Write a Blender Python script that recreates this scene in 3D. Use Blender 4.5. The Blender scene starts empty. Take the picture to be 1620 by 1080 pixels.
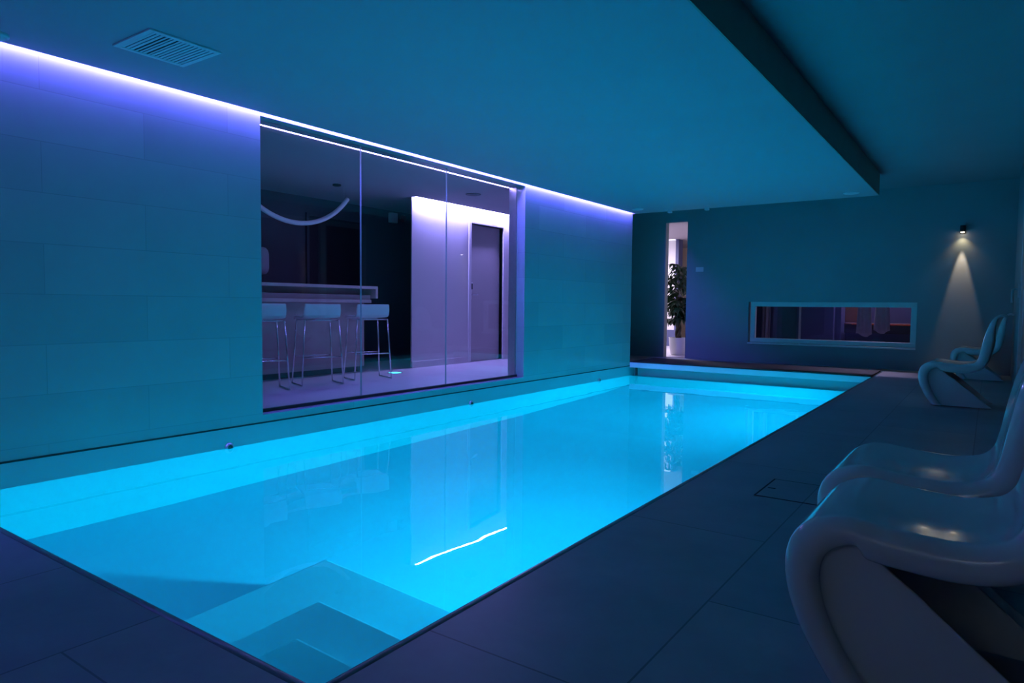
import bpy, bmesh, math, random
from mathutils import Vector, Matrix
random.seed(7)
PI = math.pi
SC = bpy.context.scene
COL = SC.collection

# ------------------------------------------------------------------ materials
def new_mat(name):
    m = bpy.data.materials.new(name); m.use_nodes = True
    nt = m.node_tree; nt.nodes.clear()
    out = nt.nodes.new('ShaderNodeOutputMaterial')
    return m, nt, out

def pbr(name, col, rough=0.5, metal=0.0, spec=0.5, coat=0.0, var=0.0, vscale=6.0, bump=0.0, bscale=40.0, rvar=0.0):
    m, nt, out = new_mat(name)
    b = nt.nodes.new('ShaderNodeBsdfPrincipled'); nt.links.new(b.outputs[0], out.inputs[0])
    b.inputs['Roughness'].default_value = rough
    b.inputs['Metallic'].default_value = metal
    b.inputs['Specular IOR Level'].default_value = spec
    b.inputs['Coat Weight'].default_value = coat
    b.inputs['Coat Roughness'].default_value = 0.02
    tc = nt.nodes.new('ShaderNodeTexCoord')
    n = nt.nodes.new('ShaderNodeTexNoise'); n.inputs['Scale'].default_value = vscale
    n.inputs['Detail'].default_value = 5
    nt.links.new(tc.outputs['Object'], n.inputs['Vector'])
    r = nt.nodes.new('ShaderNodeValToRGB')
    lo = [max(0, c*(1-var)) for c in col]; hi = [min(1, c*(1+var)) for c in col]
    r.color_ramp.elements[0].position = 0.3; r.color_ramp.elements[1].position = 0.7
    r.color_ramp.elements[0].color = (*lo, 1); r.color_ramp.elements[1].color = (*hi, 1)
    nt.links.new(n.outputs['Fac'], r.inputs[0]); nt.links.new(r.outputs[0], b.inputs['Base Color'])
    if rvar:
        mr = nt.nodes.new('ShaderNodeMapRange')
        mr.inputs[3].default_value = rough-rvar; mr.inputs[4].default_value = rough+rvar
        nt.links.new(n.outputs['Fac'], mr.inputs[0]); nt.links.new(mr.outputs[0], b.inputs['Roughness'])
    if bump:
        n2 = nt.nodes.new('ShaderNodeTexNoise'); n2.inputs['Scale'].default_value = bscale
        nt.links.new(tc.outputs['Object'], n2.inputs['Vector'])
        bp = nt.nodes.new('ShaderNodeBump'); bp.inputs['Strength'].default_value = bump
        bp.inputs['Distance'].default_value = 0.01
        nt.links.new(n2.outputs['Fac'], bp.inputs['Height']); nt.links.new(bp.outputs[0], b.inputs['Normal'])
    return m

def tiles(name, c1, c2, mortar, bw, bh, msize, rough, axes='yz', off=(0, 0), spec=0.5, bump=0.15, offset=0.5, nvar=0.25, rvar=0.06):
    """large-format tiles laid in world metres on the given two axes"""
    m, nt, out = new_mat(name)
    b = nt.nodes.new('ShaderNodeBsdfPrincipled'); nt.links.new(b.outputs[0], out.inputs[0])
    b.inputs['Specular IOR Level'].default_value = spec
    g = nt.nodes.new('ShaderNodeNewGeometry')
    s = nt.nodes.new('ShaderNodeSeparateXYZ'); nt.links.new(g.outputs['Position'], s.inputs[0])
    c = nt.nodes.new('ShaderNodeCombineXYZ')
    for k, a in enumerate(axes):
        ad = nt.nodes.new('ShaderNodeMath'); ad.operation = 'ADD'; ad.inputs[1].default_value = off[k]
        nt.links.new(s.outputs['xyz'.index(a)], ad.inputs[0]); nt.links.new(ad.outputs[0], c.inputs[k])
    br = nt.nodes.new('ShaderNodeTexBrick'); br.offset = offset
    br.inputs['Scale'].default_value = 1.0
    br.inputs['Brick Width'].default_value = bw; br.inputs['Row Height'].default_value = bh
    br.inputs['Mortar Size'].default_value = msize; br.inputs['Mortar Smooth'].default_value = 0.1
    br.inputs['Color1'].default_value = (*c1, 1); br.inputs['Color2'].default_value = (*c2, 1)
    br.inputs['Mortar'].default_value = (*mortar, 1)
    nt.links.new(c.outputs[0], br.inputs['Vector'])
    n = nt.nodes.new('ShaderNodeTexNoise'); n.inputs['Scale'].default_value = 1.6; n.inputs['Detail'].default_value = 8
    n.inputs['Roughness'].default_value = 0.65
    nt.links.new(g.outputs['Position'], n.inputs['Vector'])
    mr = nt.nodes.new('ShaderNodeMapRange'); mr.inputs[1].default_value = 0.3; mr.inputs[2].default_value = 0.7
    mr.inputs[3].default_value = 1-nvar; mr.inputs[4].default_value = 1+nvar
    nt.links.new(n.outputs['Fac'], mr.inputs[0])
    mx = nt.nodes.new('ShaderNodeMix'); mx.data_type = 'RGBA'; mx.blend_type = 'MULTIPLY'; mx.inputs[0].default_value = 1
    nt.links.new(br.outputs['Color'], mx.inputs[6]); nt.links.new(mr.outputs[0], mx.inputs[7])
    nt.links.new(mx.outputs[2], b.inputs['Base Color'])
    r2 = nt.nodes.new('ShaderNodeMapRange'); r2.inputs[3].default_value = rough-rvar; r2.inputs[4].default_value = rough+rvar
    nt.links.new(n.outputs['Fac'], r2.inputs[0]); nt.links.new(r2.outputs[0], b.inputs['Roughness'])
    bp = nt.nodes.new('ShaderNodeBump'); bp.inputs['Strength'].default_value = bump; bp.inputs['Distance'].default_value = 0.004
    bp.invert = True
    nt.links.new(br.outputs['Fac'], bp.inputs['Height']); nt.links.new(bp.outputs[0], b.inputs['Normal'])
    return m

def emis(name, col, strength):
    m, nt, out = new_mat(name)
    e = nt.nodes.new('ShaderNodeEmission'); e.inputs[0].default_value = (*col, 1); e.inputs[1].default_value = strength
    nt.links.new(e.outputs[0], out.inputs[0])
    return m

def pane_mat(name, tint=(1, 1, 1), ior=1.5):
    m, nt, out = new_mat(name)
    t = nt.nodes.new('ShaderNodeBsdfTransparent'); t.inputs[0].default_value = (*tint, 1)
    g = nt.nodes.new('ShaderNodeBsdfGlossy'); g.inputs['Roughness'].default_value = 0.0
    f = nt.nodes.new('ShaderNodeFresnel')
    g2 = nt.nodes.new('ShaderNodeNewGeometry'); mi = nt.nodes.new('ShaderNodeMapRange')   # same index on either face of the sheet
    mi.inputs[3].default_value = ior; mi.inputs[4].default_value = 1/ior
    nt.links.new(g2.outputs['Backfacing'], mi.inputs[0]); nt.links.new(mi.outputs[0], f.inputs[0])
    mx = nt.nodes.new('ShaderNodeMixShader')
    nt.links.new(f.outputs[0], mx.inputs[0]); nt.links.new(t.outputs[0], mx.inputs[1]); nt.links.new(g.outputs[0], mx.inputs[2])
    nt.links.new(mx.outputs[0], out.inputs[0])
    return m

def water_mat():
    m, nt, out = new_mat('pool_water')
    g = nt.nodes.new('ShaderNodeBsdfGlass'); g.inputs['IOR'].default_value = 1.333; g.inputs['Roughness'].default_value = 0.0
    g.inputs['Color'].default_value = (0.66, 0.985, 1, 1)
    tc = nt.nodes.new('ShaderNodeTexCoord')
    n = nt.nodes.new('ShaderNodeTexNoise'); n.inputs['Scale'].default_value = 1.7; n.inputs['Detail'].default_value = 2
    nt.links.new(tc.outputs['Object'], n.inputs['Vector'])
    bp = nt.nodes.new('ShaderNodeBump'); bp.inputs['Strength'].default_value = 1.0; bp.inputs['Distance'].default_value = WAVE
    nt.links.new(n.outputs['Fac'], bp.inputs['Height']); nt.links.new(bp.outputs[0], g.inputs['Normal'])
    nt.links.new(g.outputs[0], out.inputs[0])
    return m

# light levels
POOL_LAMP = 2120.0
POOL_COL = (0.0, 0.59, 1.0)
LED = 255.0
LED_COL = (0.13, 0.11, 1.0)
LOBBY_LED = 480.0
LOBBY_COL = (0.33, 0.28, 1.0)
WAVE = 0.0022

M = {}
M['wall_tile'] = tiles('grey_wall_tile', (.33, .36, .37), (.37, .40, .41), (.30, .32, .33), 1.2, .30, .0025, .15, 'yz', (.094, .29), nvar=.035, bump=.08, rvar=.03)
M['slate'] = tiles('dark_slate_tile', (.19, .225, .265), (.25, .265, .285), (.10, .11, .125), 1.25, .60, .003, .42, 'yx', (.55, .24), nvar=.22, rvar=.08)
M['coping_edge'] = pbr('polished_slate_edge', (.16, .17, .20), .22, var=.1)
M['plaster'] = pbr('painted_plaster', (.25, .235, .26), .6, var=.03, vscale=1.5, bump=.04, bscale=60)
M['far_plaster'] = pbr('grey_painted_plaster', (.225, .245, .27), .5, var=.05, vscale=1.3, bump=.05, bscale=60)
M['soffit'] = pbr('white_ceiling_paint', (.355, .325, .36), .7, var=.02, vscale=1.5)
M['step_face'] = pbr('dark_taupe_fascia', (.30, .26, .22), .6, var=.05)
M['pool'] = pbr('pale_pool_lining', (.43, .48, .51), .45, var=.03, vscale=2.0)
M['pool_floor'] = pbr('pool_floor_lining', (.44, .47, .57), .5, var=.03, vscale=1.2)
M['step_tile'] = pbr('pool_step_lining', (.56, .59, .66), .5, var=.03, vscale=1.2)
M['white_metal'] = pbr('white_powder_coat', (.62, .62, .64), .4, var=.02)
M['alu'] = pbr('brushed_aluminium', (.55, .56, .58), .35, metal=.7, var=.05, vscale=30)
M['chrome'] = pbr('chrome', (.8, .8, .82), .12, metal=1, var=.02)
M['black'] = pbr('matt_black', (.012, .012, .013), .5, var=.1)
M['black_wood'] = pbr('black_stained_boards', (.007, .006, .006), .7, var=.3, vscale=9)
M['plastic'] = pbr('glossy_white_plastic', (.62, .61, .62), .10, spec=.4, coat=.2, var=.015, vscale=2)
M['stool_shell'] = pbr('stool_white_shell', (.72, .72, .74), .35, var=.02)
M['lobby_floor'] = tiles('pale_lobby_tile', (.43, .40, .43), (.48, .45, .48), (.32, .31, .32), .9, .9, .003, .32, 'xy', (.2, .1), nvar=.06)
M['lobby_wall'] = pbr('pale_lobby_wall', (.55, .53, .53), .45, var=.03, vscale=1.2)
M['door'] = pbr('grey_door_leaf', (.33, .31, .31), .4, var=.04, vscale=3)
M['door_frame'] = pbr('pale_door_frame', (.6, .58, .6), .35, var=.03)
M['dark_wall'] = pbr('dark_bar_wall', (.045, .055, .07), .5, var=.15, vscale=1.5)
M['darker'] = pbr('near_black_panel', (.008, .009, .011), .45, var=.2)
M['bar_top'] = pbr('pale_bar_board', (.50, .43, .42), .35, var=.08, vscale=7)
M['bar_body'] = pbr('taupe_bar_front', (.34, .29, .29), .5, var=.10, vscale=5)
M['glass'] = pane_mat('clear_glass', (.97, .985, .985))
M['glass_edge'] = pbr('polished_glass_edge', (.5, .6, .62), .15, var=.02)
M['water'] = water_mat()
M['led'] = emis('violet_led', LED_COL, LED)
M['lobby_led'] = emis('lobby_led', LOBBY_COL, LOBBY_LED)
M['pool_lamp'] = emis('underwater_lamp_lens', POOL_COL, POOL_LAMP)
M['pot'] = pbr('white_ceramic_pot', (.62, .60, .64), .35, var=.03)
M['leaf'] = pbr('dark_green_leaf', (.022, .055, .022), .45, var=.4, vscale=9)
M['trunk'] = pbr('brown_bark', (.06, .045, .03), .8, var=.3, vscale=20, bump=.5)
M['soil'] = pbr('potting_soil', (.02, .015, .01), .9, var=.3, vscale=30)
M['pale_plastic'] = pbr('pale_plastic', (.55, .58, .6), .4, var=.02)
M['red_plastic'] = pbr('dark_red_plastic', (.16, .02, .03), .35, var=.05)
M['grille_dark'] = pbr('dark_duct', (.03, .035, .04), .7, var=.1)
M['grille'] = pbr('painted_grille', (.60, .62, .64), .5, var=.03)
M['towel'] = pbr('pale_terry_cloth', (.34, .30, .37), .95, var=.08, vscale=25, bump=.4, bscale=120)
M['brown_wood'] = pbr('brown_wood_panel', (.12, .055, .035), .5, var=.25, vscale=8)
M['navy'] = pbr('navy_wall', (.06, .07, .16), .6, var=.08, vscale=2)
M['teal_dark'] = pbr('dark_teal_wall', (.02, .04, .055), .6, var=.1)
M['hatch_gap'] = pbr('dark_joint', (.01, .011, .013), .8, var=.1)
M['cream'] = pbr('cream_wall', (.62, .52, .40), .5, var=.03)

# ------------------------------------------------------------------ geometry helpers
class MB:
    def __init__(s): s.bm = bmesh.new()
    def box(s, x0, x1, y0, y1, z0, z1, bevel=0.0, rot=None, segs=2):
        bm = bmesh.new()
        bmesh.ops.create_cube(bm, size=1)
        for v in bm.verts:
            v.co = Vector(((x0+x1)/2+v.co.x*(x1-x0), (y0+y1)/2+v.co.y*(y1-y0), (z0+z1)/2+v.co.z*(z1-z0)))
        if bevel: bmesh.ops.bevel(bm, geom=bm.edges[:], offset=bevel, segments=segs, affect='EDGES', profile=.6)
        if rot: bmesh.ops.transform(bm, matrix=rot, verts=bm.verts)
        s.add(bm); return s
    def add(s, bm):
        me = bpy.data.meshes.new('tmp'); bm.to_mesh(me); bm.free(); s.bm.from_mesh(me); bpy.data.meshes.remove(me)
    def tube(s, pts, r, seg=10, caps=True):
        pts = [Vector(p) for p in pts]; n = len(pts)
        rs = r if isinstance(r, (list, tuple)) else [r]*n
        rings = []; ref = None
        for i, p in enumerate(pts):
            t = (pts[min(i+1, n-1)]-pts[max(i-1, 0)]).normalized()
            if ref is None:
                ref = t.orthogonal().normalized()
            ref = (ref-t*ref.dot(t)).normalized(); b = t.cross(ref)
            rings.append([s.bm.verts.new(p+rs[i]*(math.cos(a)*ref+math.sin(a)*b)) for a in [2*PI*k/seg for k in range(seg)]])
        for i in range(n-1):
            for k in range(seg):
                s.bm.faces.new((rings[i][k], rings[i][(k+1) % seg], rings[i+1][(k+1) % seg], rings[i+1][k]))
        if caps:
            s.bm.faces.new(rings[0][::-1]); s.bm.faces.new(rings[-1])
        return s
    def lathe(s, prof, seg=32, mat=None, cap=True):
        M_ = mat or Matrix.Identity(4)
        rings = []
        for r, z in prof:
            if r < 1e-6: rings.append([s.bm.verts.new(M_ @ Vector((0, 0, z)))])
            else: rings.append([s.bm.verts.new(M_ @ Vector((r*math.cos(2*PI*k/seg), r*math.sin(2*PI*k/seg), z))) for k in range(seg)])
        for a, b in zip(rings, rings[1:]):
            for k in range(seg):
                k2 = (k+1) % seg
                if len(a) == 1 and len(b) == 1: continue
                if len(a) == 1: s.bm.faces.new((a[0], b[k2], b[k]))
                elif len(b) == 1: s.bm.faces.new((a[k], a[k2], b[0]))
                else: s.bm.faces.new((a[k], a[k2], b[k2], b[k]))
        return s
    def quad(s, *ps):
        s.bm.faces.new([s.bm.verts.new(Vector(p)) for p in ps]); return s
    def build(s, name, mat, parent=None, smooth=False, recalc=True, loc=None):
        if recalc: bmesh.ops.recalc_face_normals(s.bm, faces=s.bm.faces)
        me = bpy.data.meshes.new(name); s.bm.to_mesh(me); s.bm.free()
        me.materials.append(mat)
        if smooth:
            for p in me.polygons: p.use_smooth = True
        o = bpy.data.objects.new(name, me); COL.objects.link(o)
        if parent: o.parent = parent
        if loc: o.location = loc
        return o

def smooth_angle(o, deg=40):
    me = o.data
    for p in me.polygons: p.use_smooth = True
    try: me.set_sharp_from_angle(angle=math.radians(deg))
    except Exception: pass
    return o

def tag(o, label, cat, group=None, kind=None):
    o['label'] = label; o['category'] = cat
    if group: o['group'] = group
    if kind: o['kind'] = kind
    return o
def empty(name, loc=(0, 0, 0), rz=0.0):
    o = bpy.data.objects.new(name, None); COL.objects.link(o); o.location = loc; o.rotation_euler = (0, 0, rz)
    o.empty_display_size = .1
    return o
def struct(o): o['kind'] = 'structure'; return o
def copy_tree(o, parent=None):
    c = o.copy(); COL.objects.link(c)
    if parent: c.parent = parent
    for ch in list(o.children): copy_tree(ch, c)
    return c

# ------------------------------------------------------------------ dimensions (metres)
H = 0.87
XR = 4.86          # right wall
YF = 11.12         # far wall
YN = 0.975         # pool near edge
YE = 9.78          # pool far edge, end of left wall, end of lowered ceiling
XE = 3.39          # pool right edge, edge of lowered ceiling
ZC = 2.31          # lowered ceiling
ZU = 2.59          # upper ceiling
ZB = -0.056        # foot of the tiled wall
ZW = -0.215        # water
YB = -2.6          # wall behind
WY0, WY1 = 3.18, 6.80   # big interior window
WT = 0.22
SLOT = 0.045        # light slot between ceiling and tiled wall

# ------------------------------------------------------------------ setting: pool hall
b = MB()
b.box(XE+.03, XR, YB, YF, -.05, 0)
b.box(0, XE+.03, YB, YN-.03, -.05, 0)
b.box(XE, XE+.03, YE+.9, YF, -.05, 0)
b.box(-1.6, XE, 10.72, YF, -.05, 0)
b.box(-1.6, 0, 9.78, 10.72, -.05, 0)
struct(b.build('floor', M['slate']))
b = MB(); b.box(XE, XE+.03, YN-.03, YE+.9, -.05, 0, .011, segs=3); b.box(0, XE, YN-.03, YN, -.05, 0, .011, segs=3)
struct(smooth_angle(b.build('trim_8', M['coping_edge'])))
b = MB()
b.box(-WT, 0, YB, WY0, ZB, ZU+.1)
b.box(-WT, 0, WY1, YE, ZB, ZU+.1)
b.box(-WT, 0, WY0, WY1, ZB, 0.0)
b.box(-WT, 0, WY0, WY1, ZC-.012, ZU+.1)
struct(b.build('wall_left', M['wall_tile']))
b = MB()
# far wall with slit and low window
SX0, SX1, SZ1 = 0.0, 0.385, 2.31
HX0, HX1, HZ0, HZ1 = 1.43, 3.765, .305, .967
T = .13
b.box(-1.6, SX0, YF, YF+T, 0, ZU)
b.box(SX0, SX1, YF, YF+T, SZ1, ZU)
b.box(SX1, HX0, YF, YF+T, 0, ZU)
b.box(HX0, HX1, YF, YF+T, 0, HZ0)
b.box(HX0, HX1, YF, YF+T, HZ1, ZU)
b.box(HX1, XR+.2, YF, YF+T, 0, ZU)
struct(b.build('wall_far', M['far_plaster']))
b = MB(); b.box(SLOT, XE, YB, YE, ZC, ZU+.1)
struct(b.build('ceiling', M['soffit']))
b = MB(); b.box(XE+.012, XR, YB, YF, ZU, ZU+.1); b.box(-1.6, XE+.012, YE+.012, YF, ZU, ZU+.1)
struct(b.build('ceiling_upper', M['plaster']))
b = MB(); b.box(XE, XE+.012, YB, YE+.012, ZC, ZU+.1)
b.box(-WT, XE, YE, YE+.012, ZC, ZU+.1)
struct(b.build('trim_1', M['step_face']))
b = MB(); b.box(-3.6, XR+.2, YB-.15, YB, -.05, ZU+.1)
struct(b.build('wall_back', M['white_metal']))
# passage end behind the left wall
b = MB(); b.box(-1.75, -1.6, YE, YF+T, -.05, ZU+.1)
struct(b.build('wall_passage', M['far_plaster']))

# right wall: solid toward the far corner, sliding glazed door toward the camera
b = MB()
b.box(XR, XR+.2, 8.95, YF+T, -.05, ZU+.1)
b.box(XR, XR+.2, YB, 8.95, 2.35, ZU+.1)
b.box(XR, XR+.2, YB, -1.2, -.05, 2.35)
struct(b.build('wall_right', M['far_plaster']))
d2 = struct(empty('door_2', (XR+.05, 8.0, 0)))
b = MB()
for y0, y1 in ((.83, .95), (-.12, 0), (-4.3, -4.2), (-9.2, -9.1)):
    b.box(-.05, .03, y0, y1, 0, 2.35, .004)
b.box(-.05, .03, -9.2, .95, 0, .08, .004); b.box(-.05, .03, -9.2, .95, 2.27, 2.35, .004)
b.build('door_frame', M['alu'], d2)
b = MB(); b.box(-.012, -.004, -9.1, .83, .08, 2.27)
b.build('pane', M['glass'], d2)
b = MB(); b.box(-.07, -.05, .855, .895, 1.0, 1.16, .005)
b.tube([(-.06, .875, 1.09), (-.10, .875, 1.09), (-.115, .865, 1.085), (-.118, .84, 1.06), (-.118, .835, .95)], .011, 10)
smooth_angle(b.build('door_handle', M['alu'], d2))
# night terrace behind that door
b = MB(); b.box(XR+2.0, XR+2.15, YB, YF, -.05, 3); b.box(XR+.2, XR+2.0, YB, YF, -.1, -.05)
struct(b.build('wall_terrace', M['black']))

# ------------------------------------------------------------------ pool
def floor_z(y):
    for (y0, z0), (y1, z1) in zip(FP, FP[1:]):
        if y <= y1: return z0+(z1-z0)*(y-y0)/(y1-y0)
    return FP[-1][1]
FP = [(YN, -1.27), (3.2, -1.38), (6.6, -1.60), (8.9, -1.56), (YE, -1.28)]
N = len(FP)
def P3(x, i, z=None): return (x, FP[i][0], FP[i][1] if z is None else z)
b = MB()
for i in range(N-1): b.quad(P3(0, i), P3(0, i+1), P3(0, i+1, ZB-.012), P3(0, i, ZB-.012))
b.quad((0, YE, -.30), (0, YE+.17, -.30), (0, YE+.17, 0), (0, YE, 0))
struct(b.build('pool_wall_left', M['pool'], recalc=False))
b = MB()
for i in range(N-1): b.quad(P3(XE, i), P3(XE, i+1), P3(XE, i+1, -.05), P3(XE, i, -.05))
struct(b.build('pool_wall_right', M['pool'], recalc=False))
b = MB(); b.quad((0, YN, FP[0][1]), (XE, YN, FP[0][1]), (XE, YN, -.05), (0, YN, -.05))
struct(b.build('pool_wall_near', M['pool'], recalc=False))
b = MB(); b.quad((0, YE, FP[-1][1]), (XE, YE, FP[-1][1]), (XE, YE, -.25), (0, YE, -.25))
b.quad((0, YE, -.25), (XE, YE, -.25), (XE, YE+.17, -.25), (0, YE+.17, -.25))
b.quad((0, YE+.17, -.25), (XE, YE+.17, -.25), (XE, YE+.17, -.03), (0, YE+.17, -.03))
struct(b.build('pool_wall_far', M['pool'], recalc=False))
b = MB()
for i in range(N-1):
    b.quad(P3(0, i), P3(XE, i), P3(XE, i+1), P3(0, i+1))
struct(b.build('pool_floor', M['pool_floor'], recalc=False))
# dark joint between tiled wall and pool lining
b = MB(); b.box(-.02, .004, YN, YE, ZB-.012, ZB)
struct(b.build('trim_2', M['hatch_gap']))
lid = tag(empty('cover_lid', (XE/2, 10.2, 0)), 'black boarded lid with pale front beam over the far end of the pool', 'lid')
b = MB(); b.box(-XE/2-.02, XE/2, YE-10.2-.01, YE-10.2+.06, -.085, -.006, .004)
b.build('front_beam', M['white_metal'], lid)
b = MB()
for k in range(7):
    y0 = YE-10.2+.0+k*.134
    b.box(-XE/2, XE/2-.002, y0, y0+.126, -.006, .012, .003)
b.build('board', M['black_wood'], lid)
b = MB(); b.box(-XE/2+.02, XE/2-.02, -.24, .5, -.028, -.008)
b.build('tray', M['black_wood'], lid)
b = MB(); b.box(-XE/2+.085, -XE/2+.115, YE-10.2+.015, YE-10.2+.045, -.21, -.085, .003)
b.build('bracket', M['black'], lid)

st = struct(empty('pool_steps', (XE, YN, 0)))
b = MB()
b.box(-1.65, 0, 0, 1.385, -1.34, -1.0, .012)
b.box(-1.14, 0, 0, .93, -1.0, -.75, .012)
b.box(-.79, 0, 0, .545, -.75, -.50, .012)
b.build('step_block', M['step_tile'], st)

w = MB(); w.quad((0, YN, ZW), (XE, YN, ZW), (XE, YE+.17, ZW), (0, YE+.17, ZW))
tag(w.build('pool_water', M['water'], recalc=False), 'still glowing blue water filling the long pool', 'water', kind='stuff')

# underwater lamps in the right-hand pool wall
def pool_lamp():
    t = empty('underwater_lamp', (XE, 3.5, -.81))
    R = Matrix.Rotation(-PI/2, 4, 'Y')
    b = MB(); b.lathe([(.145, 0), (.145, .012), (.12, .02), (.11, .012), (.11, 0)], 32, R)
    smooth_angle(b.build('lamp_ring', M['white_metal'], t))
    b = MB(); b.lathe([(.11, .006), (.09, .012), (.0, .016)], 32, R)
    b.build('lamp_lens', M['pool_lamp'], t, smooth=True)
    return t
pl = tag(pool_lamp(), 'round underwater lamp in the deck side pool wall nearer the corner steps', 'lamp', 'underwater lamps in the deck side pool wall')
p2 = copy_tree(pl); p2.location = (XE, 8.2, -.81)
tag(p2, 'round underwater lamp in the deck side pool wall nearer the far cover lid', 'lamp', 'underwater lamps in the deck side pool wall')

# inlet nozzles at the water line
def inlet():
    t = empty('pool_inlet', (0, 2.89, ZW+.005))
    R = Matrix.Rotation(PI/2, 4, 'Y')
    b = MB(); b.lathe([(.036, 0), (.036, .005), (.03, .014), (.021, .018), (.021, .012)], 24, R)
    smooth_angle(b.build('flange', M['alu'], t))
    b = MB(); b.lathe([(.021, .010), (.015, .015), (0, .016)], 20, R)
    b.build('nozzle', M['grille_dark'], t, smooth=True)
    return t
i0 = tag(inlet(), 'small dark inlet nozzle at the waterline below the left edge of the big window', 'inlet', 'inlet nozzles along the left pool wall')
for y, l in ((5.78, 'small dark inlet nozzle at the waterline below the middle of the big window'),
             (8.76, 'small dark inlet nozzle at the waterline near the far end of the left wall')):
    c = copy_tree(i0); c.location = (0, y, ZW+.005); tag(c, l, 'inlet', 'inlet nozzles along the left pool wall')

# ------------------------------------------------------------------ LED strip of the pool hall
led = tag(empty('led_strip', (.0225, 4.0, ZC+.05)), 'long violet white light strip along the ceiling above the tiled pool wall', 'light strip')
b = MB(); b.box(-.0225, .0225, -6.5, YE-4.0-.02, -.006, .004)
b.build('ceiling_channel', M['alu'], led)
b = MB(); b.box(-.014, .014, -6.5, YE-4.0-.02, -.012, -.006)
b.build('diffuser', M['led'], led)

# ------------------------------------------------------------------ big interior window
win = struct(empty('window_1', (-.11, 0, 0)))
b = MB(); b.box(-.014, .014, WY0, WY1, 0, .026, .002)
b.build('bottom_rail', M['black'], win)
b = MB(); b.box(-.12, -.014, WY1-.012, WY1, 0, ZC-.012, .002); b.box(-.12, -.014, WY0, WY0+.012, 0, ZC-.012, .002)
b.build('window_frame', M['alu'], win)
for y0, y1 in ((WY0+.002, 4.288), (4.296, 5.478), (5.486, WY1-.002)):
    b = MB(); b.box(-.005, .005, y0, y1, .026, ZC-.012)
    o = b.build('pane', M['glass'], win)
    # polished vertical edges
    o.data.materials.append(M['glass_edge'])
    for p in o.data.polygons:
        if abs(p.normal.y) > .9: p.material_index = 1

wl = tag(empty('led_strip', (-.238, 4.9, ZC)), 'thin violet light strip on the lobby side of the big window head', 'light strip')
b = MB(); b.box(-.009, .009, WY0-4.9+.01, WY1-4.9-.02, -.005, 0)
b.build('ceiling_channel', M['alu'], wl)
b = MB(); b.box(-.008, .008, WY0-4.9+.01, WY1-4.9-.02, -.012, -.005)
b.build('diffuser', emis('window_led', (.32, .24, 1), 60), wl)

# ------------------------------------------------------------------ lobby and bar behind the window
LX = -1.83
LS = .10
b = MB(); b.box(-3.15, -WT, YB, 9.7, -.05, 0)
struct(b.build('floor_lobby', M['lobby_floor']))
b = MB(); b.box(-3.15, LX+LS, YB, 6.72, ZC, ZC+.1); struct(b.build('ceiling_bar', M['soffit']))
b = MB(); b.box(-3.15, LX-.15, 6.72, 9.7, ZC, ZC+.1); struct(b.build('ceiling_corridor', M['soffit']))
b = MB(); b.box(LX, LX+LS, 6.72, 9.7, ZC+.08, ZC+.12); struct(b.build('ceiling_slot', M['soffit']))
b = MB(); b.box(LX+LS, -WT, YB, 9.7, ZC, ZC+.1)
struct(b.build('ceiling_lobby', M['soffit']))
DY0, DY1, DZ = 8.04, 8.86, 2.10
b = MB()
b.box(LX-.02, LX, 6.77, 7.5, 0, ZC+.1); b.box(LX-.15, LX, 7.5, DY0, 0, ZC+.1)
b.box(LX-.15, LX, DY1, 9.7, 0, ZC+.1)
b.box(LX-.15, LX, DY0, DY1, DZ, ZC+.1)
struct(b.build('wall_lobby', M['lobby_wall']))
b = MB(); b.box(LX-.15, -WT, 9.55, 9.7, 0, ZC)
struct(b.build('wall_lobby_end', M['lobby_wall']))
b = MB(); b.box(LX, LX+.012, 6.77, DY0-.06, 0, .09, .003); b.box(LX, LX+.012, DY1+.06, 9.55, 0, .09, .003)
struct(b.build('baseboard_lobby', M['lobby_wall']))
d1 = struct(empty('door_1', (LX, DY0, 0)))
W_ = DY1-DY0
b = MB()
b.box(-.15, .02, -.055, .0, 0, DZ+.055, .004); b.box(-.15, .02, W_, W_+.055, 0, DZ+.055, .004)
b.box(-.15, .02, 0, W_, DZ, DZ+.055, .004)
b.build('door_frame', M['door_frame'], d1)
b = MB(); b.box(-.10, -.06, .004, W_-.004, .006, DZ-.004, .002)
b.build('door_leaf', M['door'], d1)
b = MB(); b.box(-.06, -.045, .05, .09, .96, 1.20, .004)
b.tube([(-.05, .07, 1.03), (-.005, .07, 1.03), (.0, .08, 1.03), (.0, .19, 1.03)], .01, 10)
smooth_angle(b.build('door_handle', M['chrome'], d1))
b = MB(); b.box(-.06, -.03, .04, .10, 1.11, 1.20, .006)
b.build('card_reader', M['black'], d1)
b = MB(); b.box(-.06, -.028, .042, .098, 1.20, 1.215, .003)
b.build('reader_cap', M['pale_plastic'], d1)

ll = tag(empty('led_strip', (LX+.06, 8.1, ZC+.022)), 'short bright light strip above the grey door behind the window', 'light strip')
b = MB(); b.box(-.018, .04, -1.30, 1.40, -.006, .06)
b.build('ceiling_channel', M['alu'], ll)
b = MB(); b.box(-.014, .014, -1.30, 1.40, -.012, -.006)
b.build('diffuser', M['lobby_led'], ll)

# bar back room
b = MB(); b.box(-3.15, -3.0, YB, 8.75, 0, ZC)
struct(b.build('wall_bar', M['dark_wall']))
b = MB(); b.box(-3.0, LX-.15, 8.6, 8.75, 0, ZC)
struct(b.build('wall_corridor', M['teal_dark']))
dd = struct(empty('doorway_3', (-3.0, 5.97, 0)))
b = MB(); b.box(0, .035, -.04, 0, 0, 2.1, .004); b.box(0, .035, .92, .96, 0, 2.1, .004); b.box(0, .035, 0, .92, 2.06, 2.1, .004)
b.build('door_frame', M['dark_wall'], dd)
b = MB(); b.box(0, .015, 0, .92, 0, 2.06)
b.build('door_leaf', M['darker'], dd)  # near-black panel flush on the wall, painted shade of an open doorway

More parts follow.
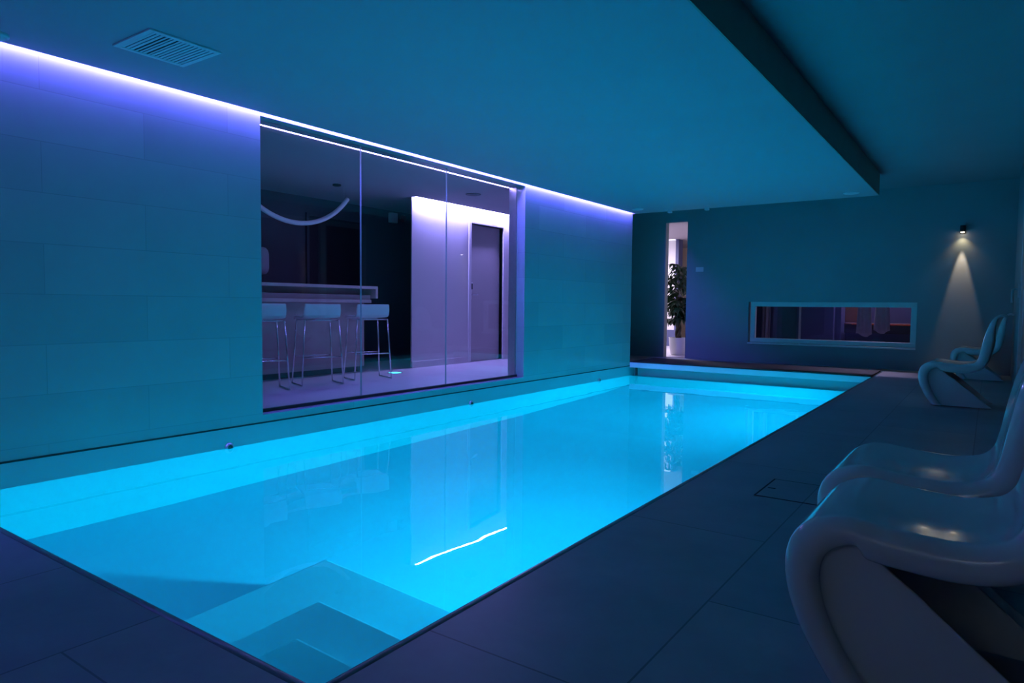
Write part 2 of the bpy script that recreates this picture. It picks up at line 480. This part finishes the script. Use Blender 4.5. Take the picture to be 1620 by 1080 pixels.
# bar counter
bar = tag(empty('bar_counter', (-2.1, 4.4, 0)), 'long taupe bar counter with pale looped top behind the three stools', 'bar counter')
Y1 = 6.165-4.4; Y0 = 2.2-4.4
b = MB(); b.box(-.30, .25, Y0, Y1, 1.062, 1.097, .003)
b.build('top_board', M['bar_top'], bar)
b = MB(); b.box(-.30, .25, Y1-.04, Y1, .943, 1.062, .003)
b.build('end_board', M['bar_top'], bar)
b = MB(); b.box(-.30, .235, Y0, Y1-.1, .885, .925, .003)
b.build('lower_board', M['bar_top'], bar)
b = MB(); b.box(-.30, .17, Y0, Y1-.06, .925, .985, .002); b.box(-.30, .05, Y0, Y1-.04, .985, 1.062)
b.build('fascia', M['bar_body'], bar)
b = MB(); b.box(-.32, .10, Y0, Y1-.1, .07, .885, .003)
b.build('body', M['bar_body'], bar)
b = MB(); b.box(-.32, .05, Y0, Y1-.15, 0, .07)
b.build('plinth', M['darker'], bar)

# bar stools
def make_stool():
    t = empty('bar_stool', (0, 0, 0))
    # shell: low back (toward +x), seat toward -x ; local back at x=+.18
    prof = [(.195, .865), (.187, .80), (.172, .745), (.135, .715), (.06, .708), (-.06, .712), (-.14, .708), (-.175, .690)]
    b = MB(); nW = 10; grid = []
    for (x, z) in prof:
        row = []
        for k in range(nW+1):
            u = -1+2*k/nW
            wv = .20 if z < .84 else .192
            row.append(b.bm.verts.new((x-.012*u*u*(1 if z > .72 else 0), wv*u, z+(.008*u*u if z < .72 else 0))))
        grid.append(row)
    for r0, r1 in zip(grid, grid[1:]):
        for k in range(nW): b.bm.faces.new((r0[k], r0[k+1], r1[k+1], r1[k]))
    o = b.build('seat', M['stool_shell'], t, smooth=True)
    s = o.modifiers.new('s', 'SOLIDIFY'); s.thickness = .022; s.offset = -1
    s = o.modifiers.new('b', 'BEVEL'); s.width = .006; s.segments = 2
    r = .008
    tops = {(1, 1): (.15, .185), (1, -1): (.15, -.185), (-1, 1): (-.13, .185), (-1, -1): (-.13, -.185)}
    foots = {k: (.17*k[0], .225*k[1]) for k in tops}
    for k in tops:
        b = MB(); b.tube([(tops[k][0], tops[k][1], .695), (*[tops[k][i]*.5+foots[k][i]*.5 for i in (0, 1)], .35), (*foots[k], .012)], r, 8)
        b.build('leg', M['chrome'], t, smooth=True)
    for sy in (1, -1):
        b = MB(); b.tube([(.17, .225*sy, .008), (-.17, .225*sy, .008)], r, 8)
        b.build('runner', M['chrome'], t, smooth=True)
    for sx in (1, -1):
        b = MB(); x = .162*sx; y = .208
        b.tube([(x, -y, .30), (x, y, .30)], r, 8)
        b.build('footrest', M['chrome'], t, smooth=True)
    b = MB(); b.tube([(.14, -.185, .694), (.14, .185, .694)], r, 8); b.tube([(-.13, -.185, .694), (-.13, .185, .694)], r, 8)
    b.build('seat_rail', M['chrome'], t, smooth=True)
    return t
s0 = make_stool()
SA = math.radians(-20)
lab = ['white bar stool on chrome legs partly cut off by the left window edge',
       'white bar stool on chrome legs in the middle of the three at the bar',
       'white bar stool on chrome legs at the end of the bar nearest the bright wall']
for i, (x, y) in enumerate(((-1.33, 4.09), (-1.33, 4.78), (-1.33, 5.50))):
    o = s0 if i == 0 else copy_tree(s0)
    o.location = (x, y, 0); o.rotation_euler = (0, 0, SA)
    tag(o, lab[i], 'bar stool', 'bar stools at the counter')

# curved pendant lamp above the bar
pen = tag(empty('pendant_lamp', (-1.9, 4.95, ZC)), 'pale curved tube pendant lamp hanging like a smile over the bar', 'pendant lamp')
arc = []
for k in range(25):
    a = math.radians(-52+104*k/24); R_ = .96
    arc.append((0, R_*math.sin(a), 1.7885-ZC+R_*(1-math.cos(a))))
b = MB(); b.tube(arc, .027, 14)
smooth_angle(b.build('lamp_tube', M['stool_shell'], pen))
for sg in (-1, 1):
    b = MB(); b.tube([(0, .70*sg, -.235), (0, .70*sg, -.012)], .002, 6)
    b.build('wire', M['alu'], pen)
b = MB(); b.lathe([(0, 0), (.05, 0), (.05, -.018), (.03, -.025), (0, -.025)], 20, Matrix.Translation((0, .59, 0)))
smooth_angle(b.build('canopy', M['black'], pen))

b = MB()
b.lathe([(0, -.175), (.045, -.165), (.075, -.135), (.088, -.09), (.088, .09), (.075, .135), (.045, .165), (0, .175)], 28)
b.bm.transform(Matrix.Diagonal((.5, 1, 1, 1)))
tag(smooth_angle(b.build('wall_fixture', M['pale_plastic'], loc=(-2.96, 5.24, 1.405))), 'pale rounded fixture on the dark wall behind the bar by the window edge', 'wall fixture')
b = MB(); b.box(-.03, .03, -.075, .075, -.075, .075, .01)
tag(b.build('wall_box', M['pale_plastic'], loc=(-2.97, 7.55, 2.20)), 'small pale box high in the dark doorway beside the bright wall', 'box')
b = MB(); b.lathe([(.055, 0), (.055, .03), (.04, .05), (0, .055)], 20, Matrix.Rotation(PI/2, 4, 'Y'))
tag(smooth_angle(b.build('alarm_sounder', M['red_plastic'], loc=(-3.004, 7.79, 2.22))), 'small dark red round sounder beside the pale box in the dark doorway', 'alarm')

def ceiling_disc(name, loc, r, h, mat, label, cat):
    t = tag(empty(name, loc), label, cat)
    b = MB(); b.lathe([(r*.72, 0), (r, 0), (r, -h*.35), (r*.86, -h*.6), (r*.72, -h*.5)], 28)
    smooth_angle(b.build('rim', mat, t))
    b = MB(); b.lathe([(r*.74, -h*.45), (r*.4, -h*.8), (0, -h)], 28)
    b.build('cover', mat, t, smooth=True)
    return t
ceiling_disc('ceiling_speaker', (-.95, 6.99, ZC), .10, .02, M['dark_wall'], 'dark round disc on the lobby ceiling in front of the grey door', 'ceiling speaker')
ceiling_disc('smoke_detector', (.16, 1.45, ZC), .058, .035, M['pale_plastic'], 'pale round detector on the ceiling above the near end of the light strip', 'detector')
ceiling_disc('smoke_detector', (.31, 9.29, ZC), .085, .03, M['pale_plastic'], 'pale round detector on the ceiling at the far end of the light strip', 'detector')
ceiling_disc('ceiling_speaker', (3.14, 9.40, ZC), .09, .02, M['pale_plastic'], 'pale flat disc on the lowered ceiling near its far right corner', 'ceiling speaker')
for x, y, l in ((.66, 9.66, 'tiny pale block under the far ceiling edge above the plant opening'),
                (1.22, 9.66, 'tiny pale block under the far ceiling edge above the wall switch')):
    b = MB(); b.box(-.028, .028, -.028, .028, -.045, 0, .006)
    tag(b.build('ceiling_sensor', M['pale_plastic'], loc=(x, y, ZC)), l, 'sensor', 'small blocks under the far ceiling edge')

# glowing disc added for the pool lamp's reflection in the window glass
fl = tag(empty('lamp_reflection', (-1.52, 6.14, 0)), 'small glowing cyan disc beyond the bar standing in for a pool lamp reflection', 'reflection disc')
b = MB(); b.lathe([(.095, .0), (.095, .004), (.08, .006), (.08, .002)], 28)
smooth_angle(b.build('rim', M['chrome'], fl))  # ring of the added reflection disc, no fitting in the floor
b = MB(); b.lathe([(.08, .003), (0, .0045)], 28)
b.build('lens', emis('lamp_reflection_glow', (.08, .8, 1.0), 3.0), fl)  # glow stands in for the mirrored underwater lamp

# ------------------------------------------------------------------ ceiling grille
gr = tag(empty('ceiling_grille', (.735, 2.08, ZC)), 'square slatted air grille in the blue ceiling near the light strip', 'air grille')
S = .205
b = MB()
b.box(-S, S, -S, -S+.03, -.010, 0, .003); b.box(-S, S, S-.03, S, -.010, 0, .003)
b.box(-S, -S+.03, -S+.03, S-.03, -.010, 0, .003); b.box(S-.03, S, -S+.03, S-.03, -.010, 0, .003)
b.build('frame', M['grille'], gr)
b = MB(); b.box(-S+.028, S-.028, -S+.028, S-.028, -.003, -.0005)
b.build('backing', M['grille_dark'], gr)
n = 15
for k in range(n):
    y = -S+.03+(k+.5)*(2*S-.06)/n
    tw = .003 if k not in (3, 4, 7) else .0015
    b = MB(); b.box(-S+.03, S-.03, y-.0085+(.005 if k in (3, 4, 6) else 0), y+.0085, -.0075, -.0050, 0)
    b.bm.transform(Matrix.Identity(4))
    o = b.build('slat', M['grille'], gr)

# ------------------------------------------------------------------ far wall items
sw = tag(empty('wall_switch', (.61, YF, 1.50)), 'small pale double switch plate on the far wall beside the plant opening', 'switch')
b = MB(); b.box(-.065, .065, -.010, 0, -.038, .038, .004)
b.build('plate', M['pale_plastic'], sw)
for sx in (-.03, .03):
    b = MB(); b.box(sx-.024, sx+.024, -.014, -.010, -.027, .027, .002)
    b.build('rocker', M['pale_plastic'], sw)

# low window
w2 = struct(empty('window_2', (0, YF+.085, 0)))
b = MB(); fx0, fx1, fz0, fz1 = HX0+.02, HX1, HZ0+.015, HZ1; fw = .075
b.box(fx0, fx1, -.03, .04, fz0, fz0+fw*.9, .004); b.box(fx0, fx1, -.03, .04, fz1-fw, fz1, .004)
b.box(fx0, fx0+fw, -.03, .04, fz0+fw*.9, fz1-fw, .004); b.box(fx1-fw, fx1, -.03, .04, fz0+fw*.9, fz1-fw, .004)
b.build('window_frame', M['white_metal'], w2)
b = MB(); b.box(fx0+fw, fx1-fw, .0, .008, fz0+fw*.9, fz1-fw)
b.build('pane', M['glass'], w2)
b = MB(); b.box(HX0-.0, HX1, -.115, -.03, HZ0-.012, HZ0+.012, .003)
b.build('window_sill', M['white_metal'], w2)

# wall sconce
sco = tag(empty('wall_sconce', (4.265, YF, 1.95)), 'small black wall lamp casting a warm cone on the dark far wall', 'wall lamp')
b = MB(); b.box(-.03, .03, -.012, 0, -.05, .05, .003)
b.tube([(0, -.01, .0), (0, -.045, .0)], .012, 10)
b.build('bracket', M['black'], sco)
b = MB(); b.lathe([(.0, .06), (.030, .058), (.032, .05), (.032, -.028), (.027, -.030), (.022, -.018)], 24, Matrix.Translation((0, -.07, 0)))
smooth_angle(b.build('body', M['black'], sco))
b = MB(); b.lathe([(.024, -.026), (.018, -.036), (0, -.040)], 20, Matrix.Translation((0, -.07, 0)))
b.build('lens', emis('warm_lens', (1, .85, .6), 25), sco)
def spot(name, loc, tgt, energy, col, angle, blend, r):
    L = bpy.data.lights.new(name, 'SPOT'); L.energy = energy; L.color = col
    L.spot_size = math.radians(angle); L.spot_blend = blend; L.shadow_soft_size = r
    o = bpy.data.objects.new(name, L); COL.objects.link(o); o.location = loc
    d = Vector(tgt)-Vector(loc); o.rotation_euler = d.to_track_quat('-Z', 'Y').to_euler(); return o
spot('sconce_beam', (4.265, YF-.07, 1.905), (4.265, YF-.035, 1.0), 75, (1, .76, .50), 27, .55, .012)
spot('sconce_flood', (4.265, YF-.07, 1.905), (4.265, YF-.03, 1.4), 4.0, (1, .80, .42), 100, .9, .012)

# ------------------------------------------------------------------ room behind the slit
b = MB(); b.box(-2.4, .75, YF+T, 17.2, -.05, 0)
struct(b.build('floor_hall', M['lobby_floor']))
b = MB(); b.box(-2.4, .75, YF+T, 17.2, 2.36, 2.46)
struct(b.build('ceiling_hall', M['soffit']))
b = MB()
b.box(-2.4, -1.10, 14.4, 14.55, 0, 2.36)
b.box(.60, .75, YF+T, 17.2, 0, 2.36)
b.box(-2.4, .75, 17.2, 17.35, 0, 2.36)
b.box(-2.5, -2.4, YF+T, 17.2, 0, 2.36)
struct(b.build('wall_hall', M['lobby_wall']))
b = MB(); b.box(-2.4, -1.10, 14.385, 14.4, 0, .36)
b.box(-1.11, -1.04, 14.36, 14.6, 0, 2.36)
struct(b.build('trim_4', M['navy']))
b = MB(); b.box(-1.9, .6, 16.6, 16.75, 0, 2.36)
struct(b.build('wall_cream', M['cream']))
h1 = tag(empty('led_strip', (-1.9, 14.33, 2.36)), 'bright light strip on the hall wall seen through the narrow opening', 'light strip')
b = MB(); b.box(-.9, .78, -.06, .06, -.006, 0); b.build('ceiling_channel', M['alu'], h1)
b = MB(); b.box(-.9, .78, -.055, .055, -.018, -.006); b.build('diffuser', emis('hall_led', (.76, .70, 1), 2.2), h1)
def area(name, loc, rot, sx, sy, energy, col):
    L = bpy.data.lights.new(name, 'AREA'); L.shape = 'RECTANGLE'; L.size = sx; L.size_y = sy; L.energy = energy; L.color = col
    o = bpy.data.objects.new(name, L); COL.objects.link(o); o.location = loc; o.rotation_euler = rot; return o
area('hall_fill', (-1.45, 12.7, 2.33), (0, 0, 0), .6, .8, 170, (.84, .74, 1))  # unseen area light added to brighten the hall, set outside the view through the slit

# potted plant in the slit
pt = tag(empty('potted_plant', (-.03, 11.86, 0)), 'leafy potted tree in a white pot behind the narrow wall opening', 'potted plant')
b = MB(); b.lathe([(0, 0), (.118, 0), (.132, .02), (.158, .18), (.168, .30), (.170, .315), (.158, .315), (.150, .28)], 36)
smooth_angle(b.build('pot', M['pot'], pt), 50)
b = MB(); b.lathe([(.151, .285), (0, .29)], 24); b.build('soil', M['soil'], pt)
b = MB()
for k in range(3):
    pts = []
    for i in range(19):
        t = i/18; a = k*2*PI/3+t*9
        r = .035*(1-.3*t)
        pts.append((r*math.cos(a), r*math.sin(a), .27+t*.78))
    b.tube(pts, [.030*(1-.35*i/18) for i in range(19)], 8)
smooth_angle(b.build('trunk', M['trunk'], pt), 70)
b = MB(); b2 = MB()
rnd = random.Random(11)
def leaf(bm, base, d, L, W, droop):
    d = d.normalized(); up = Vector((0, 0, 1)); side = d.cross(up)
    if side.length < .1: side = Vector((1, 0, 0))
    side.normalize(); nrm = side.cross(d)
    rows = []
    for i in range(6):
        t = i/5; wv = W*math.sin(PI*min(1, t**.8*.97+.03))
        c = base+d*L*t-Vector((0, 0, droop*L*t*t))+nrm*0
        rows.append([bm.verts.new(c-side*wv+nrm*wv*.25), bm.verts.new(c), bm.verts.new(c+side*wv+nrm*wv*.25)])
    for r0, r1 in zip(rows, rows[1:]):
        for k in range(2): bm.faces.new((r0[k], r0[k+1], r1[k+1], r1[k]))
for k in range(80):
    t = rnd.random(); h = .62+1.02*t
    a = rnd.uniform(0, 2*PI); rr = rnd.uniform(.08, .24)*(1-.35*abs(t-.6))
    root = Vector((.02*math.cos(a), .02*math.sin(a), h-.10))
    tip = Vector((rr*math.cos(a), rr*math.sin(a), h))
    b2.tube([root, (root+tip)/2+Vector((0, 0, .02)), tip], .004, 5)
    m = rnd.randint(5, 7)
    for j in range(m):
        aa = a+(j-(m-1)/2)*.75
        leaf(b.bm, tip, Vector((math.cos(aa), math.sin(aa), rnd.uniform(-.2, .25))), rnd.uniform(.12, .20), rnd.uniform(.026, .042), rnd.uniform(.4, 1.0))
b.build('foliage', M['leaf'], pt, smooth=True)
b2.build('stem', M['trunk'], pt, smooth=True)

# ------------------------------------------------------------------ dressing room behind the low window
b = MB(); b.box(.75, XR+.2, YF+T, 14.3, -.05, 0); struct(b.build('floor_dressing', M['slate']))
b = MB(); b.box(.75, XR+.2, YF+T, 14.3, ZU, ZU+.1); struct(b.build('ceiling_dressing', M['far_plaster']))
b = MB(); b.box(.75, 2.32, 13.25, 13.4, 0, ZU); b.box(2.32, XR+.2, 13.85, 14.0, 0, ZU); b.box(2.30, 2.42, 13.4, 13.85, 0, ZU)
struct(b.build('wall_dressing', M['navy']))
b = MB(); b.box(.75, .9, YF+T, 13.25, 0, ZU); b.box(XR, XR+.2, YF+T, 14.0, 0, ZU)
struct(b.build('wall_dressing_side', M['teal_dark']))
b = MB(); b.box(1.36, 1.70, 13.23, 13.25, 0, 2.1); struct(b.build('trim_5', M['teal_dark']))
b = MB(); b.box(1.745, 1.775, 13.20, 13.25, 0, 2.1, .003); struct(b.build('trim_6', M['door_frame']))

def cloth_hang(name, x, y, w0, w1, z0, z1, label, grp=None, folds=5, depth=.05, seed=0):
    rn = random.Random(seed)
    b = MB(); nx, nz = 28, 14; rows = []
    ph = rn.uniform(0, 6)
    for iz in range(nz+1):
        t = iz/nz; row = []
        wv = w0+(w1-w0)*t**.8
        for ix in range(nx+1):
            u = -1+2*ix/nx
            yy = depth*(.25+.75*t)*math.sin(u*folds+ph+.4*t)*.5-depth*(1-u*u)
            zz = z1+(z0-z1)*t-(.03*math.sin(u*3+ph) if iz == nz else 0)
            row.append(b.bm.verts.new((wv*u, yy, zz)))
        rows.append(row)
    for r0, r1 in zip(rows, rows[1:]):
        for k in range(nx): b.bm.faces.new((r0[k], r0[k+1], r1[k+1], r1[k]))
    o = b.build(name, M['towel'], smooth=True, loc=(x, y, 0))
    s = o.modifiers.new('s', 'SOLIDIFY'); s.thickness = .018
    return tag(o, label, 'bathrobe' if name == 'bathrobe' else 'curtain', grp)
cloth_hang('bathrobe', 2.85, 12.98, .075, .125, .42, 1.35, 'pale hanging bathrobe on the left of the pair behind the low window', 'bathrobes behind the low window', seed=1)
cloth_hang('bathrobe', 3.12, 12.98, .075, .125, .48, 1.35, 'pale hanging bathrobe on the right of the pair behind the low window', 'bathrobes behind the low window', seed=4)
cloth_hang('curtain', 1.215, 13.0, .07, .085, .02, 2.0, 'pale lilac curtain hanging at the left end behind the low window', folds=8, seed=9)
b = MB(); b.tube([(2.6, 12.98, 1.36), (3.4, 12.98, 1.36)], .012, 10)
for x in (2.62, 3.38): b.tube([(x, 12.98, 1.36), (x, 13.85, 1.36)], .010, 8)
tag(b.build('hanging_rail', M['chrome'], smooth=True), 'rail holding the two pale robes behind the low window', 'rail')
sh = tag(empty('wall_shelf', (3.1, 13.6, .60)), 'dark wall shelf with a glowing red edge behind the hanging robes', 'shelf')
b = MB(); b.box(-.62, 1.0, -.22, .25, -.16, -.012, .004); b.build('cabinet', M['darker'], sh)
b = MB(); b.box(-.62, 1.0, -.24, .25, -.012, .012, .003); b.build('board', M['brown_wood'], sh)
b = MB(); b.box(-.50, 1.0, -.246, -.240, -.010, .004); b.build('light_edge', emis('red_shelf_led', (1, .12, .08), .10), sh)
b = MB(); b.box(2.42, 2.80, 13.80, 13.85, .62, 2.2, .003); struct(b.build('trim_7', M['brown_wood']))
b = MB(); b.lathe([(0, 0), (.075, 0), (.10, .03), (.11, .10), (.10, .19), (.06, .25), (.0, .265)], 28)
tag(smooth_angle(b.build('rounded_jar', M['teal_dark'], loc=(3.60, 13.55, .612))), 'dark rounded jar standing on the shelf beside the hanging robes', 'jar')
area('rear_fill', (3.9, -2.0, 2.3), (math.radians(-70), 0, 0), .5, .1, 8.0, (.72, .85, 1))  # unseen fill added behind the camera, bounced off the back wall onto the near chairs
area('dressing_fill', (2.7, 13.6, 2.5), (0, 0, 0), 1.2, .4, 85, (.72, .56, 1))  # unseen area light added to brighten the robes and walls in here

# ------------------------------------------------------------------ floor hatch
ht = tag(empty('floor_hatch', (3.93, 3.38, 0)), 'square tile covered hatch with dark joint in the deck beside the pool', 'hatch')
S = .185
b = MB()
b.box(-S, S, -S, -S+.009, 0, .0015); b.box(-S, S, S-.009, S, 0, .0015)
b.box(-S, -S+.009, -S+.009, S-.009, 0, .0015); b.box(S-.009, S, -S+.009, S-.009, 0, .0015)
b.build('joint', M['hatch_gap'], ht)
b = MB(); b.box(-S+.009, S-.009, -S+.009, S-.009, 0, .002)
b.build('cover', M['slate'], ht)
b = MB(); b.box(-S+.02, -S+.055, -.02, -.005, .002, .0026); b.build('finger_slot', M['hatch_gap'], ht)

# ------------------------------------------------------------------ moulded cantilever chairs
def smooth_poly(pts, n):
    """Catmull-Rom resample, even arc length"""
    P = [Vector(p) for p in pts]; P = [2*P[0]-P[1]]+P+[2*P[-1]-P[-2]]
    out = []
    for i in range(1, len(P)-2):
        for k in range(16):
            t = k/16; p0, p1, p2, p3 = P[i-1:i+3]
            out.append(.5*((2*p1)+(p2-p0)*t+(2*p0-5*p1+4*p2-p3)*t*t+(3*p1-p0-3*p2+p3)*t**3))
    out.append(P[-2])
    L = [0]
    for a, b_ in zip(out, out[1:]): L.append(L[-1]+(b_-a).length)
    res = []; j = 0
    for k in range(n):
        s = L[-1]*k/(n-1)
        while j < len(L)-2 and L[j+1] < s: j += 1
        f = (s-L[j])/max(1e-9, L[j+1]-L[j]); res.append(out[j].lerp(out[j+1], min(1, max(0, f))))
    return res
def lerp_tab(tab, s):
    for (a, va), (b_, vb) in zip(tab, tab[1:]):
        if s <= b_:
            t = (s-a)/(b_-a); t = t*t*(3-2*t); return va+(vb-va)*t
    return tab[-1][1]
def make_chair():
    # d = distance behind the front, z up
    prof = [(.632, .808), (.615, .822), (.588, .823), (.558, .800), (.527, .745), (.498, .650), (.478, .55), (.465, .475), (.448, .420), (.410, .387), (.33, .373),
            (.21, .380), (.13, .391), (.072, .387), (.028, .360), (.004, .315), (.0, .255), (.014, .185), (.045, .110), (.083, .045), (.112, .0)]
    C = smooth_poly([(d, z, 0) for d, z in prof], 62)
    n = len(C); bm = bmesh.new(); rows = []
    I0 = min(range(n), key=lambda i: abs(C[i].x-.19)+(0 if C[i].y < .45 else 9))
    for i, c in enumerate(C):
        t = (C[min(i+1, n-1)]-C[max(i-1, 0)]).normalized()
        nx, nz = t.y, -t.x          # sitting side normal
        d, z = c.x, c.y
        s = i/(n-1)
        # half width
        if d > .42 and z > .60:      # back, rounded top
            k = min(1, max(0, (z-.60)/.232)); w = .235*math.sqrt(max(.05, 1-k**2.4))
            if s < .04: w = .10-.03*(1-s/.04)
        elif z > .38 and d > .1: w = .245
        else: w = .245-.012*max(0, .3-z)/.3
        # flange length and direction
        fl = .075 if z < .60 or d < .4 else .075-.055*min(1, max(0, (z-.60)/.2))
        pdx, pdz = -nx, -nz
        leg = 0
        if i >= I0:                  # side sheet of the foot, bounded by a straight slanting edge
            k = (i-I0)/(n-1-I0); leg = min(1, k*3)
            ex, ez = .195+(.57-.195)*k**.95, (C[I0].y-.078)*(1-k)**1.0+.004*k
            vx, vz = ex-d, ez-z; fl = max(.075, math.hypot(vx, vz))
            L = math.hypot(vx, vz); tx, tz = vx/L, vz/L
            q = min(1, k*6)
            bx, bz = -nx*(1-q)+tx*q, -nz*(1-q)+tz*q
            L = math.hypot(bx, bz); pdx, pdz = bx/L, bz/L
        dish = .014*min(1, max(0, (d-.05)/.08)) if not leg or z > .34 else 0
        row = []
        half = []
        for u in (0, .3, .55, .75, .86): half.append((u*w, dish*(u*u), 0))
        r = .038
        for a in (22, 45, 68, 90):
            A = math.radians(a); half.append((w-r+r*math.sin(A), dish*.8, r*(1-math.cos(A))))
        half.append((w-.001, dish*.8, .056)); half.append((w-.010, dish*.8, .071)); half.append((w-.026, dish*.8, .073)); half.append((w-.042, dish*.8, .070))
        e0 = max(.078, fl)
        half.append((w-.046, dish*.8, .074+.10*(e0-.074)))
        half.append((w-.047, dish*.8, .074+.55*(e0-.074)))
        half.append((w-.047, dish*.8, e0))
        pts = [(-y, o, f) for (y, o, f) in half[:0:-1]]+half
        if s < .25 and fl < .07:
            pts = [(y, o, min(f, fl)) for (y, o, f) in pts]
        for (y, o, f) in pts:
            row.append(bm.verts.new((d+nx*o+pdx*f, y, max(.006, z+nz*o+pdz*f))))
        rows.append(row)
    for r0, r1 in zip(rows, rows[1:]):
        for k in range(len(r0)-1):
            bm.faces.new((r0[k], r0[k+1], r1[k+1], r1[k]))
    bmesh.ops.recalc_face_normals(bm, faces=bm.faces)
    me = bpy.data.meshes.new('moulded_chair'); bm.to_mesh(me); bm.free(); me.materials.append(M['plastic'])
    for p in me.polygons: p.use_smooth = True
    o = bpy.data.objects.new('moulded_chair', me); COL.objects.link(o)
    s = o.modifiers.new('solid', 'SOLIDIFY'); s.thickness = .010; s.offset = 0
    s = o.modifiers.new('sub', 'SUBSURF'); s.levels = 1; s.render_levels = 2
    return o
ch0 = make_chair()
spots = [((4.242, 1.875, 0), 0, 'glossy white moulded cantilever chair nearest the camera and cut off by the picture edge'),
         ((4.20, 2.455, 0), 0, 'glossy white moulded cantilever chair directly behind the nearest one beside the floor hatch'),
         ((4.105, 7.42, 0), math.radians(-2), 'glossy white moulded cantilever chair seen in full profile further down the deck'),
         ((4.22, 10.35, 0), 0, 'glossy white moulded cantilever chair under the warm wall lamp by the far wall')]
for i, (loc, rz, l) in enumerate(spots):
    o = ch0 if i == 0 else copy_tree(ch0)
    o.location = loc; o.rotation_euler = (0, 0, rz)
    tag(o, l, 'chair', 'white moulded chairs along the deck')

# ------------------------------------------------------------------ world, camera, view
wd = bpy.data.worlds.new('night'); SC.world = wd; wd.use_nodes = True
bg = wd.node_tree.nodes['Background']; bg.inputs[0].default_value = (.01, .015, .03, 1); bg.inputs[1].default_value = .15
cam = bpy.data.cameras.new('camera'); co = bpy.data.objects.new('camera', cam); COL.objects.link(co)
F, YAW, PITCH, ROLL, CX = 1072.5, .6136, -.0531, .0096, 4.6124
cam.sensor_width = 36; cam.lens = F/1620*36; cam.clip_start = .05; cam.clip_end = 100
sy, cy = math.sin(YAW), math.cos(YAW)
f = Vector((-sy, cy, 0)); r = Vector((cy, sy, 0)); u = Vector((0, 0, 1))
cp, sp = math.cos(PITCH), math.sin(PITCH)
f2 = cp*f+sp*u; u2 = -sp*f+cp*u
cr, sr = math.cos(ROLL), math.sin(ROLL)
r3 = cr*r+sr*u2; u3 = -sr*r+cr*u2
mw = Matrix((r3, u3, -f2)).transposed().to_4x4(); mw.translation = Vector((CX, 0, H))
co.matrix_world = mw
SC.camera = co
SC.view_settings.view_transform = 'Standard'; SC.view_settings.look = 'None'
SC.view_settings.exposure = 0; SC.view_settings.gamma = 1; SC.view_settings.use_curve_mapping = False
cy_ = SC.cycles
cy_.use_denoising = True
cy_.max_bounces = 14; cy_.diffuse_bounces = 6; cy_.glossy_bounces = 6; cy_.transmission_bounces = 10; cy_.transparent_max_bounces = 16
cy_.sample_clamp_indirect = 2.5; cy_.blur_glossy = 0.5
cy_.caustics_refractive = True; cy_.caustics_reflective = True
